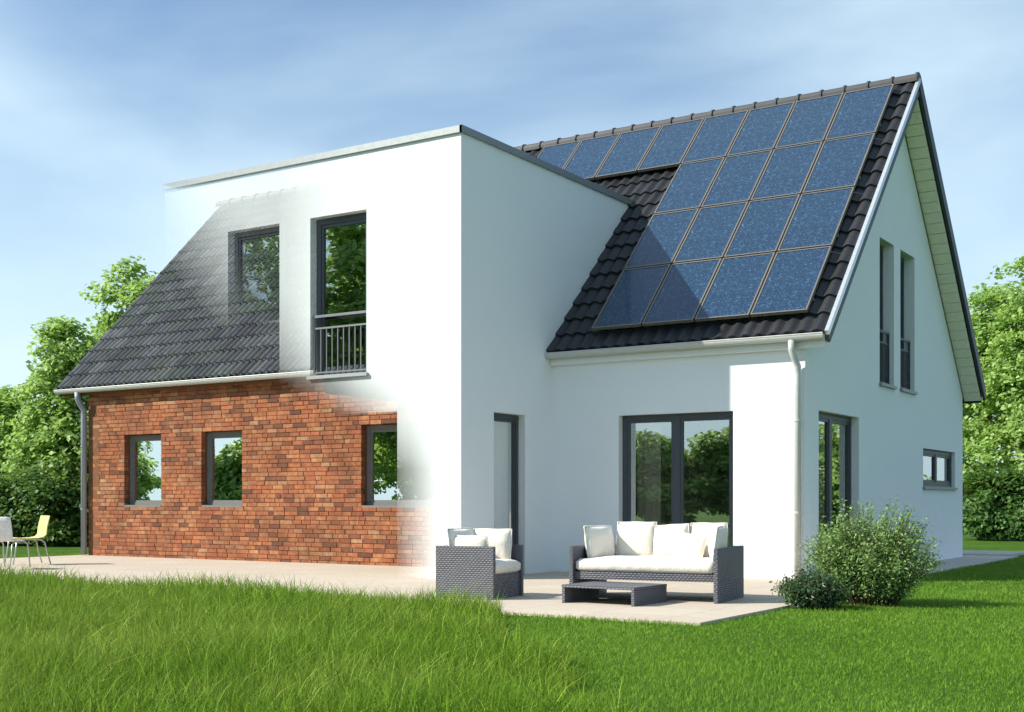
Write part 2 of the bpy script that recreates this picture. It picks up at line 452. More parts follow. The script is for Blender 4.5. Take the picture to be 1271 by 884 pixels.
def wall_cells(us, zs, holes, thick, fn, back=True, rim=True):
    """slab with rectangular openings; fn(u, d, z) -> world, d inwards"""
    us = sorted(set(us)); zs = sorted(set(zs))
    nu, nz_ = len(us) - 1, len(zs) - 1
    def solid(i, j):
        if i < 0 or j < 0 or i >= nu or j >= nz_: return None
        uc = (us[i] + us[i + 1]) / 2; zc = (zs[j] + zs[j + 1]) / 2
        return not any(h[0] < uc < h[1] and h[2] < zc < h[3] for h in holes)
    m = MB()
    vid = {}
    def V(i, j, d):
        k = (i, j, d)
        if k not in vid:
            vid[k] = len(m.v); m.v.append(tuple(fn(us[i], thick if d else 0.0, zs[j])))
        return vid[k]
    for i in range(nu):
        for j in range(nz_):
            if not solid(i, j): continue
            m.f.append((V(i, j, 0), V(i + 1, j, 0), V(i + 1, j + 1, 0), V(i, j + 1, 0)))
            if back: m.f.append((V(i, j, 1), V(i, j + 1, 1), V(i + 1, j + 1, 1), V(i + 1, j, 1)))
            for (ni, nj, a, b) in ((i - 1, j, (i, j), (i, j + 1)), (i + 1, j, (i + 1, j + 1), (i + 1, j)), (i, j - 1, (i + 1, j), (i, j)), (i, j + 1, (i, j + 1), (i + 1, j + 1))):
                sd = solid(ni, nj)
                if sd is False or (sd is None and rim):
                    m.f.append((V(a[0], a[1], 0), V(b[0], b[1], 0), V(b[0], b[1], 1), V(a[0], a[1], 1)))
    return m

# ------------------------------------------------------------------ the place
XL, D = -14.232, 8.607            # brick corner, house depth
XV1, XV2 = -14.95, 0.335          # roof verges
EY, EZ = -0.15, 3.215             # eave edge of the tiles
RY, RZ = 4.25, 7.70               # ridge
XI, YB, ZT = -3.827, -2.352, 5.955  # extension: right side, front, parapet top
XBL = -9.459
SLOPE_L = math.hypot(RY - EY, RZ - EZ)
UPY, UPZ = (RY - EY) / SLOPE_L, (RZ - EZ) / SLOPE_L
def roof_pt(x, s, n=0.0):
    return Vector((x, EY + UPY * s - UPZ * n, EZ + UPZ * s + UPY * n))
def roof_mtx(x, s, n, jit=0.0):
    o = roof_pt(x, s, n)
    m = Matrix(((1, 0, 0, o.x), (0, UPY, -UPZ, o.y), (0, UPZ, UPY, o.z), (0, 0, 0, 1)))
    if jit: m = m @ Matrix.Rotation(random.uniform(-jit, jit), 4, 'Z') @ Matrix.Rotation(random.uniform(-jit, jit), 4, 'X')
    return m
PF = lambda Y0: (lambda u, d, z: (u, Y0 + d, z))
PS = lambda X0: (lambda u, d, z: (X0 - d, u, z))

# ground
gm = MB(); gm.add([(-600, -600, 0), (600, -600, 0), (600, 600, 0), (-600, 600, 0)], [(0, 1, 2, 3)])
tag(gm.build('lawn', M['lawn']), kind='structure')
TF, TR, TL = -6.0, 1.22, -14.45
t = MB().box(TL, TR, TF, 0.45, -0.2, 0.03)
tag(t.build('terrace', M['paving'], bevel=0.006), kind='structure')
t = MB().box(-0.2, 0.85, 2.2, 9.4, -0.2, 0.022); t.box(-4.0, 0.7, 9.4, 11.2, -0.2, 0.05)
tag(t.build('side_path', M['concrete']), kind='structure')

house = tag(empty('house', (0, 0, 0)), 'gabled house, old brick at left turning into white plaster with solar panels and flat-roofed extension', 'house')

# ---- brick front wall with separate bricks
CH = (2.3105 - 0.9712) / 18
ZTOP = 3.17
OLD_WIN = [(-13.2153, -12.212, CH * 13, CH * 31), (-11.161, -10.158, CH * 13, CH * 31), (-7.47, -5.93, CH * 13, CH * 31)]
BX0, BX1 = XL, -5.0
holes = [(a - .008, b + .008, c - .008, d + .008) for a, b, c, d in OLD_WIN]
us = [BX0 + .01, BX1] + [h[0] for h in holes] + [h[1] for h in holes]
zs = [0, ZTOP] + [holes[0][2], holes[0][3]]
brick_wall = wall_cells(us, zs, holes, 0.28, PF(0.012)).build('brick_wall', M['mortar'], house)
brick_wall['label'] = 'weathered red brick ground floor wall'
def unit_brick(seed):
    rr = random.Random(seed)
    j = lambda a: a + rr.uniform(-0.02, 0.02)
    c = 0.03
    v = [(0, 1, 0), (1, 1, 0), (1, 1, 1), (0, 1, 1), (0, c * 2, 0), (1, c * 2, 0), (1, c * 2, 1), (0, c * 2, 1),
         (.02, j(0.01), .07), (.98, j(0.01), .07), (.98, j(0.01), .93), (.02, j(0.01), .93)]
    f = [(4, 5, 1, 0), (5, 6, 2, 1), (6, 7, 3, 2), (7, 4, 0, 3), (8, 9, 5, 4), (9, 10, 6, 5), (10, 11, 7, 6), (11, 8, 4, 7), (8, 11, 10, 9)]
    f = [tuple(reversed(q)) for q in f]
    me = bpy.data.meshes.new('brick'); me.from_pydata(v, [], f); me.update(); me.materials.append(M['brick'])
    return me, np.array(v), f
UB = [unit_brick(i) for i in range(4)]
bricks = []
row = 0
while row * CH < ZTOP - 0.03:
    z0, z1 = row * CH, min((row + 1) * CH, ZTOP)
    zc = (z0 + z1) / 2
    spans = [[BX0, BX1]]
    for a, b, c_, d_ in OLD_WIN:
        if c_ < zc < d_:
            new = []
            for s in spans:
                if b <= s[0] or a >= s[1]: new.append(s); continue
                if a > s[0]: new.append([s[0], a])
                if b < s[1]: new.append([b, s[1]])
            spans = new
    for s in spans:
        x = s[0]
        first = True
        while x < s[1] - 1e-4:
            L = random.choice([0.24, 0.24, 0.25, 0.23, 0.12, 0.3, 0.2])
            if first and row % 2: L = 0.12
            first = False
            x2 = x + L
            if s[1] - x2 < 0.07: x2 = s[1]
            g = random.uniform(0.005, 0.009)
            lo = x if x == s[0] else x + g * .5
            hi = x2 if x2 == s[1] else x2 - g * .5
            pr = random.uniform(-0.006, 0.004)
            bricks.append((lo, hi, z0 + random.uniform(.003, .006), z1 - random.uniform(.002, .005), pr, random.randrange(4)))
            x = x2
    row += 1
vis = sorted([b for b in bricks if b[1] < -6.0 or b[3] < 0.9], key=lambda b: -b[0])
vis = [b for b in vis if b[1] < -5.7][:300]
vset = set(id(b) for b in vis)
for lo, hi, z0, z1, pr, k in vis:
    o = link('brick', UB[k][0], None, brick_wall)
    o.location = (lo, pr, z0); o.scale = (hi - lo, 0.1, z1 - z0)
m = MB()
for b in bricks:
    if id(b) in vset: continue
    lo, hi, z0, z1, pr, k = b
    m.add(UB[k][1] * np.array([hi - lo, 0.1, z1 - z0]) + np.array([lo, pr, z0]), UB[k][2])
o = mesh_obj('brick_courses', m.v, m.f, M['brick'], brick_wall); o['kind'] = 'stuff'

# ---- white plaster walls of the main house
FD = (-2.7404, -1.003, 0.03, 2.2823)          # patio door in the front wall
wall_cells([XI - 0.02, -0.3, FD[0], FD[1]], [0, ZTOP, FD[2], FD[3]], [FD], 0.3, PF(0.0), rim=False).build('plaster_wall', M['plaster'], house)
GD = (0.5262, 2.2752, 0.03, 2.2823)
GW1 = (3.30, 4.07, 2.88, 5.10); GW2 = (4.43, 5.27, 2.88, 5.10); GS = (5.80, 8.02, 1.32, 1.965)
gh = [GD, GW1, GW2, GS]
def gable_wall(name, X0, holes, mat, sgn=1):
    us = [0.0, D, RY] + [h[0] for h in holes] + [h[1] for h in holes]
    zs = [0.0, RZ] + [h[2] for h in holes] + [h[3] for h in holes]
    w = wall_cells(us, zs, holes, 0.3, (lambda u, d, z: (X0 - sgn * d, u, z)), rim=True)
    o = mesh_obj(name, w.v, w.f, mat, house)
    bm = bmesh.new(); bm.from_mesh(o.data)
    for sg in (1, -1):
        nrm = Vector((0, -UPZ * sg, UPY))
        co = Vector((0, RY, RZ)) - Vector((0, 0, 0.20 / UPY))
        if sg == -1:
            nb_ = Vector((0, (RZ - EZ), (D - RY + 0.12))).normalized(); nrm = nb_
        bmesh.ops.bisect_plane(bm, geom=bm.verts[:] + bm.edges[:] + bm.faces[:], plane_co=co, plane_no=nrm, clear_outer=True)
    bmesh.ops.recalc_face_normals(bm, faces=bm.faces)
    bm.to_mesh(o.data); bm.free()
    return o
gable_wall('gable_wall', 0.0, gh, M['plaster'])
gable_wall('far_gable_wall', XL, [], M['mortar'], -1)
MB().box(XL + .31, -.31, D - .3, D - 0.004, 0, 3.1).build('back_wall', M['plaster'], house)
MB().box(XL + .31, -.31, .31, D - .31, 0.0, 0.05).build('ground_floor', M['floor_in'], house)
MB().box(XL + .31, -.31, .35, D - .31, 2.62, 2.8).build('upper_floor', M['dark'], house)
MB().box(-6.2, -6.0, .31, D - .31, 0.05, 2.6).build('partition_wall', M['plaster'], house)
MB().box(-5.9, -.31, 5.2, 5.35, 0.05, 2.6).build('partition_wall', M['plaster'], house)
MB().box(-13.9, -6.3, 4.2, 4.35, 0.05, 2.6).build('partition_wall', M['plaster'], house)
MB().box(-3.4, -3.2, 2.2, 6.3, 2.82, 5.0).build('partition_wall', M['dark'], house)

# ---- extension walls
SW = (-1.5759, -0.7746, 0.03, 2.2823)
U1 = (-8.0916, -7.0488, 2.846, 5.0971); U2 = (-6.4553, -5.4224, 2.846, 5.0971); DR = (-6.3, -4.887, 0.03, 2.285)
def lin_steps(a, b, n): return [a + (b - a) * i / n for i in range(n + 1)]
us = lin_steps(XBL, XI, 94) + [U1[0], U1[1], U2[0], U2[1], DR[0], DR[1]]
zs = lin_steps(0.0, ZT, 90) + [U1[2], U1[3], DR[2], DR[3]]
def cull(xs): # keep the piecewise grid clean
    xs = sorted(xs); out = [xs[0]]
    fixed = {U1[0], U1[1], U2[0], U2[1], DR[0], DR[1], U1[2], U1[3], DR[2], DR[3], 0.0, ZT, XBL, XI}
    for x in xs[1:]:
        if x - out[-1] < 0.02:
            if x in fixed: out[-1] = x
            continue
        out.append(x)
    return out
w = wall_cells(cull(us), cull(zs), [U1, U2, DR], 0.22, PF(YB), back=False, rim=False)
keep = []
for f in w.f:
    if max(fade_at(w.v[i][0], w.v[i][2]) for i in f) > 0.03: keep.append(f)
used = sorted({i for f in keep for i in f}); rm = {o_: n_ for n_, o_ in enumerate(used)}
ext = mesh_obj('extension_front_wall', [w.v[i] for i in used], [tuple(rm[i] for i in f) for f in keep], M['plaster_fade'], house)
ext['label'] = 'white plaster wall dissolving into the old house at its left'
wall_cells([-6.40, XI - .3, U2[0], U2[1]], [2.8, 5.2, U2[2], U2[3]], [U2], 0.05, PF(YB + .22)).build('inner_wall', M['dark'], house)
YP = EY + (ZT - EZ) / (RZ - EZ) * (RY - EY)
wall_cells([YB, YP + 0.25, SW[0], SW[1]], [0.0, ZT, SW[2], SW[3]], [SW], 0.3, PS(XI), rim=False).build('extension_side_wall', M['plaster'], house)
MB().box(-6.42, XI - .3, YB + .28, 2.6, 5.2, 5.36).build('flat_roof', M['dark'], house)
MB().box(-6.42, XI - .3, YB + .28, 0.3, 2.62, 2.8).build('extension_floor', M['dark'], house)
MB().box(-6.50, -6.42, YB + .28, 2.6, 2.8, 5.36).build('partition_wall', M['dark'], house)
# coping
cz0, cz1 = ZT - 0.005, ZT + 0.035
m = MB()
n = 40
for i in range(n):
    a = XBL - .03 + (XI + .035 - (XBL - .03)) * i / n; b = XBL - .03 + (XI + .035 - (XBL - .03)) * (i + 1) / n
    m.add([(a, YB - .035, cz0 - .05), (b, YB - .035, cz0 - .05), (b, YB - .035, cz1), (a, YB - .035, cz1)], [(0, 1, 2, 3)])
    m.add([(a, YB - .035, cz1), (b, YB - .035, cz1), (b, YB + .3, cz1), (a, YB + .3, cz1)], [(0, 1, 2, 3)])
    m.add([(a, YB - .035, cz0 - .05), (a, YB - .002, cz0 - .05), (b, YB - .002, cz0 - .05), (b, YB - .035, cz0 - .05)], [(0, 1, 2, 3)])
m.build('coping', M['cap_fade'], house)
m = MB().box(XI - .002, XI + .035, YB - .035, YP + .12, cz0 - .05, cz1 + .002)
m.box(XI - .3, XI - .002, YB + .3, YP + .12, cz0 + .006, cz1)
m.build('coping', M['cap'], house)

# ---- windows and doors
def window(plane, o4, setback, fw=0.065, mull=(), frame=None, pane=None, sill=True, name='window', depth=0.07, lab=None, sillmat=None, bottom=True):
    u0, u1, z0, z1 = o4
    fr = frame or M['frame']; gl = pane or M['glass']
    m = MB()
    B = lambda a, b, c, d, e, f: m.box(a, b, e, f, c, d, fn=lambda u, dd, z: plane(u, dd, z))
    s0, s1 = setback, setback + depth
    e = 0.004
    B(u0 + e, u0 + fw, z0 + e, z1 - e, s0, s1); B(u1 - fw, u1 - e, z0 + e, z1 - e, s0, s1)
    B(u0 + fw, u1 - fw, z1 - fw, z1 - e, s0, s1)
    B(u0 + fw, u1 - fw, z0 + e, z0 + fw, s0, s1)
    edges = [u0 + fw] + [v for mu in mull for v in (u0 + (u1 - u0) * mu - fw * .7, u0 + (u1 - u0) * mu + fw * .7)] + [u1 - fw]
    for i in range(1, len(edges) - 1, 2):
        B(edges[i], edges[i + 1], z0 + fw, z1 - fw, s0, s1)
    # inner sash lip
    for i in range(0, len(edges), 2):
        a, b = edges[i], edges[i + 1]
        w_ = fw * .55
        B(a, a + w_, z0 + fw, z1 - fw, s0 + .012, s1 - .01); B(b - w_, b, z0 + fw, z1 - fw, s0 + .012, s1 - .01)
        B(a + w_, b - w_, z1 - fw - w_, z1 - fw, s0 + .012, s1 - .01); B(a + w_, b - w_, z0 + fw, z0 + fw + w_, s0 + .012, s1 - .01)
    root = m.build(name, fr, house)
    if lab: root['label'] = lab
    for i in range(0, len(edges), 2):
        a, b = edges[i] + fw * .5, edges[i + 1] - fw * .5
        p = MB()
        sp = setback + .035
        p.add([plane(a, sp, z0 + fw * 1.5), plane(b, sp, z0 + fw * 1.5), plane(b, sp, z1 - fw * 1.5), plane(a, sp, z1 - fw * 1.5)], [(0, 1, 2, 3)])
        p.build('pane', gl, root)
    if sill:
        s = MB()
        s.box(u0 - .03, u1 + .03, -.045, -.003, z0 - .05, z0 - .006, fn=plane)
        s.box(u0 + .004, u1 - .004, -.003, setback, z0 - .03, z0 + .003, fn=plane)
        s.build('sill', sillmat or M['cap'], root)
    return root
for i, w4 in enumerate(OLD_WIN):
    r_ = window(PF(0.0), w4, 0.13, 0.075, (), M['old_frame'], M['glass_old'], sill=False, depth=0.08)
    s = MB().box(w4[0] + .004, w4[1] - .004, .0, .13, w4[2] - .004, w4[2] + .03)
    s.build('sill', M['old_frame'], r_)
window(PF(0.0), FD, 0.11, 0.07, (0.49,), name='patio_door', sill=False)
window(PS(0.0), GD, 0.11, 0.075, (0.47,), name='patio_door', sill=False)
window(PS(0.0), GW1, 0.17, 0.07, (), sill=True)
window(PS(0.0), GW2, 0.17, 0.07, (), sill=True)
window(PS(0.0), GS, 0.06, 0.075, (0.5,), sill=True)
window(PS(XI), SW, 0.11, 0.07, (), sill=False, pane=M['glass_low'])
window(PF(YB), U1, 0.13, 0.075, (), M['frame_fade'], M['glass_fade'], sillmat=M['cap_fade'])
window(PF(YB), U2, 0.13, 0.085, (), M['frame_fade'], M['glass_fade'], sillmat=M['cap_fade'])

def railing(plane, u0, u1, z0, zt, mat, nb_):
    m = MB()
    r = 0.014
    m.box(u0, u1, -.035, -.005, zt - .035, zt, fn=plane)
    m.box(u0, u1, -.03, -.008, zt - .2, zt - .175, fn=plane)
    m.box(u0, u1, -.03, -.008, z0, z0 + .022, fn=plane)
    m.box(u0, u0 + .03, -.032, -.006, z0 + .022, zt - .036, fn=plane); m.box(u1 - .03, u1, -.032, -.006, z0 + .022, zt - .036, fn=plane)
    root = m.build('railing', mat, house)
    for i in range(nb_):
        u = u0 + .03 + (u1 - u0 - .06) * (i + 1) / (nb_ + 1)
        MB().box(u - .006, u + .006, -.026, -.012, z0 + .022, zt - .2, fn=plane).build('baluster', mat, root)
    return root
railing(PF(YB + .075), U2[0] + .02, U2[1] - .01, 2.88, 3.71, M['steel_fade'], 8)
railing(PF(YB + .075), U1[0] + .02, U1[1] - .01, 2.88, 3.71, M['steel_fade'], 8)
for gw in (GW1, GW2):
    railing(lambda u, d, z: (0.0 - d - 0.10, u, z), gw[0] + .01, gw[1] - .01, 2.90, 3.72, M['steel_dark'], 9)

# curtains behind the doors
def curtain(plane, u0, u1, z0, z1, d, label):
    n_ = max(8, int((u1 - u0) / .035)); m = MB()
    for i in range(n_ + 1):
        u = u0 + (u1 - u0) * i / n_
        k = d + 0.03 * math.sin(i * 1.15) + 0.012 * math.sin(i * 2.7)
        for z in (z0, z1):
            m.v += [plane(u, k, z), plane(u, k + .01, z)]
    for i in range(n_):
        b = i * 4
        m.f += [(b, b + 4, b + 6, b + 2), (b + 1, b + 3, b + 7, b + 5)]
    tag(m.build('curtain', M['curtain'], None, smooth=True), label, 'curtain')
curtain(PF(0.0), -2.66, -2.28, 0.06, 2.25, 0.42, 'beige curtain behind left pane of the glazed front patio door')
curtain(PS(0.0), 0.60, 2.22, 0.06, 2.25, 0.42, 'beige curtain behind the patio door in the gable wall')
curtain(PS(XI), -1.56, -0.80, 0.06, 2.24, 0.27, 'beige curtain behind narrow window in the side of the extension')

# ---- roof
def slab(pts, off, name, mat, parent):
    m = MB()
    a = [Vector(p) for p in pts]; b = [p + Vector(off) for p in a]
    n_ = len(a)
    m.add(a + b, [tuple(range(n_)), tuple(reversed(range(n_, 2 * n_)))] + [(i, n_ + i, n_ + (i + 1) % n_, (i + 1) % n_) for i in range(n_)])
    return m.build(name, mat, parent)
BEY, BEZ = D + 0.22, 3.10        # back eave
roof = slab([roof_pt(XV1 + .03, .03, -.05), roof_pt(XV2 - .03, .03, -.05), roof_pt(XV2 - .03, SLOPE_L, -.05), roof_pt(XV1 + .03, SLOPE_L, -.05)], (0, UPZ * .1, -UPY * .1), 'roof', M['roof_under'], house)
slab([(XV1 + .03, RY, RZ - .02), (XV2 - .035, RY, RZ - .02), (XV2 - .035, BEY, BEZ), (XV1 + .03, BEY, BEZ)], (0, 0, -.18), 'back_roof', M['roof_under'], house)

def tile_mesh(name, wid, length, waves, amp, mat, seg):
    n_ = seg
    v = []; f = []
    th = 0.022
    for i in range(n_ + 1):
        x = wid * i / n_
        z = amp * (0.5 - 0.5 * math.cos(2 * math.pi * waves * i / n_ + 0.6)) 
        zr = th + z
        v += [(x, 0.0, zr + 0.018), (x, length, zr - 0.022), (x, 0.0, zr - 0.018)]
    for i in range(n_):
        b = 3 * i
        f += [(b, b + 3, b + 4, b + 1), (b + 2, b + 5, b + 3, b)]
    e = 3 * n_
    f += [(0, 1, 2), (e, e + 2, e + 1)]
    me = bpy.data.meshes.new(name); me.from_pydata(v, [], f); me.update(); me.materials.append(mat)
    return me, np.array(v), f
TO = tile_mesh('weathered_tile', 0.31, 0.42, 2, 0.06, M['tile_old'], 10)
TN = tile_mesh('dark_tile', 0.20, 0.42, 1, 0.04, M['tile_new'], 7)
ROWS = 17
RH = (SLOPE_L - 0.06) / ROWS
panels = []
PW, PH_ = 0.805, 1.428
PX1, PS0 = 0.05, 0.30
for r_ in range(4):
    for c_ in range(4): panels.append((PX1 - PW * (c_ + 1), PS0 + PH_ * r_))
for c_ in range(4, 8): panels.append((PX1 - PW * (c_ + 1), PS0 + PH_ * 3))
def under_panel(x, s):
    return any(px + .0 < x and x + .2 < px + PW and ps + .1 < s and s + .35 < ps + PH_ for px, ps in panels)
old_t, new_t = [], []
for r_ in range(ROWS):
    s = r_ * RH
    y_mid = EY + UPY * (s + .2)
    xb = -6.25 if y_mid < 2.3 else -6.95
    x = XV1
    while x < xb - .1:
        old_t.append((x, s)); x += 0.30
    x = XV2 - .2
    lim = XI if y_mid < YP - .3 else xb
    while x > lim - .2:
        new_t.append((x, s)); x -= 0.193
def lay(tiles, T, cap, parent, jit, stuffname, score):
    tl = sorted(tiles, key=score)
    for x, s in tl[:cap]:
        link(T[0].name.split('.')[0], T[0], None, parent, roof_mtx(x, s, random.uniform(-.003, .003), jit))
    m = MB()
    for x, s in tl[cap:]:
        mt = roof_mtx(x, s, random.uniform(-.003, .003), jit)
        A = np.array(mt)
        m.add(T[1] @ A[:3, :3].T + A[:3, 3], T[2])
    if m.v:
        o = mesh_obj(stuffname, m.v, m.f, T[0].materials[0], parent); o['kind'] = 'stuff'
# the largest in view first: near (high x, low s), and not covered
lay(old_t, TO, 300, roof, 0.012, 'weathered_tiles', lambda t_: (1000 if t_[0] > -6.9 and t_[1] < 5 else 0) - t_[0] + 1.2 * t_[1])
lay(new_t, TN, 300, roof, 0.003, 'dark_tiles', lambda t_: 1000 if under_panel(*t_) else -t_[0] + .3 * t_[1])
# ridge tiles
def ridge_tile():
    m = MB(); n_ = 8; L_ = 0.43
    for k, (x, r) in enumerate(((0.0, .138), (.035, .138), (.045, .118), (L_, .118))):
        for i in range(n_ + 1):
            a = math.pi * (i / n_) * 1.16 - math.pi * .08
            m.v.append((x, math.cos(a) * r * 1.15, math.sin(a) * r))
    for k in range(3):
        for i in range(n_):
            b = k * (n_ + 1) + i
            m.f.append((b, b + n_ + 1, b + n_ + 2, b + 1))
    m.f.append(tuple(range(n_ + 1)))
    me = bpy.data.meshes.new('ridge_tile'); me.from_pydata(m.v, [], m.f); me.update(); me.materials.append(M['ridge'])
    return me
RT = ridge_tile()
x = XV2 + .01
while x > XV1 + .2:
    link('ridge_tile', RT, None, roof, Matrix.Translation((x, RY, RZ - .015)) @ Matrix.Rotation(math.pi, 4, 'Z') @ Matrix.Rotation(random.uniform(-.006, .006), 4, 'Y'))
    x -= 0.385
# verge trims
def strip(p0, p1, dn, w_, name, mat):
    p0, p1, dn = Vector(p0), Vector(p1), Vector(dn)
    m = MB(); ox = Vector((w_, 0, 0))
    m.add([p0, p0 + ox, p0 + ox + dn, p0 + dn, p1, p1 + ox, p1 + ox + dn, p1 + dn], BOXF)
    return m.build(name, mat, house)
strip(roof_pt(XV2 - .012, -.01, .05), roof_pt(XV2 - .012, SLOPE_L - .02, .05), (0, UPZ * .07, -UPY * .07), .05, 'verge_trim', M['verge'])
strip(roof_pt(XV2 - .02, -.01, -.022), roof_pt(XV2 - .02, SLOPE_L - .06, -.022), (0, UPZ * .12, -UPY * .12), .04, 'verge_board', M['verge_dark'])
strip((XV2 - .012, RY, RZ + .05), (XV2 - .012, BEY + .02, BEZ + .06), (0, -.05, -.2), .05, 'verge_board', M['verge_dark'])
strip(roof_pt(XV1 - .03, -.01, .05), roof_pt(XV1 - .03, SLOPE_L - .02, .05), (0, UPZ * .12, -UPY * .12), .04, 'verge_board', M['verge_dark'])
# soffit boards under the two verge overhangs
bdir = Vector((0, BEY - RY, BEZ - RZ)); BL = bdir.length; bdir.normalize()
bn = Vector((0, -bdir.z, bdir.y)) * -1
if bn.z > 0: bn = -bn
back_roof = bpy.data.objects['back_roof']
n_b = 30
bm_ = None
def board(name, o, d, nrm, wid, parent, share):
    mt = Matrix(((1, 0, 0, o.x), (0, d.y, nrm.y, o.y), (0, d.z, nrm.z, o.z), (0, 0, 0, 1)))
    return link(name, share, None, parent, mt)
bw = (BL - .2) / n_b
m = MB().box(0.004, XV2 - .03, .004, bw - .008, 0, .02)
sb = bpy.data.meshes.new('soffit_board'); sb.from_pydata(m.v, [], m.f); sb.materials.append(M['soffit'])
for i in range(n_b):
    o = Vector((0, RY, RZ - .02 - .18 - .005)) + bdir * (.1 + i * bw)
    board('soffit_board', o, bdir, bn, bw, back_roof, sb)
fd = Vector((0, UPY, UPZ)); fn_ = Vector((0, UPZ, -UPY))
for i in range(n_b):
    o = roof_pt(0, .12 + i * (SLOPE_L - .3) / n_b, -.157)
    board('soffit_board', o, fd, fn_, bw, roof, sb)
# fascia boards under the eaves
MB().box(XI + .006, XV2 - .04, -.09, -.006, 3.05, 3.16).build('fascia_board', M['plaster'], house)
MB().box(XV1 + .05, -6.45, -.09, -.012, 3.10, 3.16).build('fascia_board', M['mortar'], house)

# gutters and drain pipes
def gutter(x0, x1, mat):
    m = MB(); R = 0.062; y = EY - .035; z = EZ - .008; n_ = 8
    for x in (x0, x1):
        for rr in (R, R - .008):
            for i in range(n_ + 1):
                a = math.pi + math.pi * i / n_
                m.v.append((x, y + math.cos(a) * rr, z + math.sin(a) * rr * 1.15))
    k = n_ + 1
    for i in range(n_):
        m.f += [(i, i + 1, 2 * k + i + 1, 2 * k + i), (k + i, 3 * k + i, 3 * k + i + 1, k + i + 1)]
    m.f += [(0, 2 * k, 3 * k, k), (n_, k + n_, 3 * k + n_, 2 * k + n_)]
    m.f += [tuple(range(n_ + 1)), tuple(reversed(range(2 * k, 2 * k + n_ + 1)))]
    m.tube([(x0, y - R + .003, z + .004), (x1, y - R + .003, z + .004)], .009, 6)
    o = m.build('gutter', mat, house, smooth=False)
    return o
gutter(XI + .012, XV2 - .02, M['zinc'])
gutter(XV1 + .0, -6.45, M['zinc'])
def pipe(x, mat, r=0.045):
    m = MB(); y0 = EY - .035; yw = -.075
    m.tube([(x, y0, 3.15), (x, y0, 3.02), (x + .02, y0 * .6 + yw * .4, 2.92), (x + .04, yw, 2.82), (x + .04, yw, 2.7), (x + .04, yw, 0.05)], [r * 1.1, r, r, r, r, r], 12)
    o = m.build('drain_pipe', mat, house, smooth=True)
    for z in (0.9, 2.1):
        MB().tube([(x + .04, yw, z), (x + .04, yw, z + .03)], r * 1.18, 12).build('pipe_bracket', mat, o)
pipe(-0.115, M['zinc'])
pipe(XL - .085, M['pipe_grey'], .055)

# solar panels
pm = MB(); fwid = .022
pm.box(fwid, PW - .024 - fwid, fwid, PH_ - .03 - fwid, 0.0, .028)
p_me = bpy.data.meshes.new('solar_panel'); p_me.from_pydata(pm.v, [], pm.f); p_me.materials.append(M['solar'])
fm = MB(); W_, H_ = PW - .024, PH_ - .03
fm.box(0, fwid, 0, H_, -.012, .036); fm.box(W_ - fwid, W_, 0, H_, -.012, .036)
fm.box(fwid, W_ - fwid, 0, fwid, -.012, .036); fm.box(fwid, W_ - fwid, H_ - fwid, H_, -.012, .036)
f_me = bpy.data.meshes.new('panel_frame'); f_me.from_pydata(fm.v, [], fm.f); f_me.materials.append(M['panel_frame'])
for px_, ps_ in panels:
    o = link('solar_panel', p_me, None, house, roof_mtx(px_ + .012, ps_ + .015, .125))
    link('panel_frame', f_me, None, o)
for s_ in (PS0 + .3, PS0 + PH_ + .3, PS0 + 2 * PH_ + .3, PS0 + 3 * PH_ + .3):
    xx = PX1 - 4 * PW if s_ < PS0 + 3 * PH_ else PX1 - 8 * PW
    MB().box(0, PX1 - xx - .02, 0, .04, .0, .04).build('mounting_rail', M['cap'], house).matrix_local = roof_mtx(xx + .01, s_, .07)

# ------------------------------------------------------------------ furniture
def cushion(name, w_, h_, t_, mtx, label, seed=0, parent=None, sag=0.0, n_=14):
    rr = np.random.default_rng(seed)
    m = MB(); top = {}; bot = {}
    ph = rr.uniform(0, 6.28, 6)
    for i in range(n_ + 1):
        for j in range(n_ + 1):
            u, v = 2 * i / n_ - 1, 2 * j / n_ - 1
            e = (1 - abs(u) ** 2.5) * (1 - abs(v) ** 2.5)
            pinch = 1 - .12 * (abs(u) ** 2) * (1 - abs(v)) * 2 * .5
            pinch2 = 1 - .12 * (abs(v) ** 2) * (1 - abs(u)) * 2 * .5
            x = u * w_ / 2 * pinch2 * (1 + .012 * math.sin(5 * v + ph[0])); y = v * h_ / 2 * pinch * (1 + .012 * math.sin(5 * u + ph[1]))
            wr = 1 + .07 * math.sin(4 * u + ph[2] + 2 * v) + .05 * math.sin(6 * v + ph[3])
            th = t_ / 2 * (max(e, 0) ** 0.55) * wr * 1.12
            if i in (0, n_) or j in (0, n_):
                top[i, j] = bot[i, j] = len(m.v); m.v.append((x, y, 0))
            else:
                top[i, j] = len(m.v); m.v.append((x, y, th))
                bot[i, j] = len(m.v); m.v.append((x, y, -th))
    for i in range(n_):
        for j in range(n_):
            m.f.append((top[i, j], top[i + 1, j], top[i + 1, j + 1], top[i, j + 1]))
            m.f.append((bot[i, j], bot[i, j + 1], bot[i + 1, j + 1], bot[i + 1, j]))
    o = m.build(name, M['cushion'], None, smooth=True)
    # piped seam round the edge
    ring = [m.v[top[i, 0]] for i in range(n_)] + [m.v[top[n_, j]] for j in range(n_)] + [m.v[top[i, n_]] for i in range(n_, 0, -1)] + [m.v[top[0, j]] for j in range(n_, 0, -1)]
    s = MB().tube(ring + [ring[0]], .007, 5, cap=False)
    s.build('piping', M['cushion'], o, smooth=True)
    o.matrix_world = mtx
    return tag(o, label, 'cushion', 'white cushions on the garden seats')
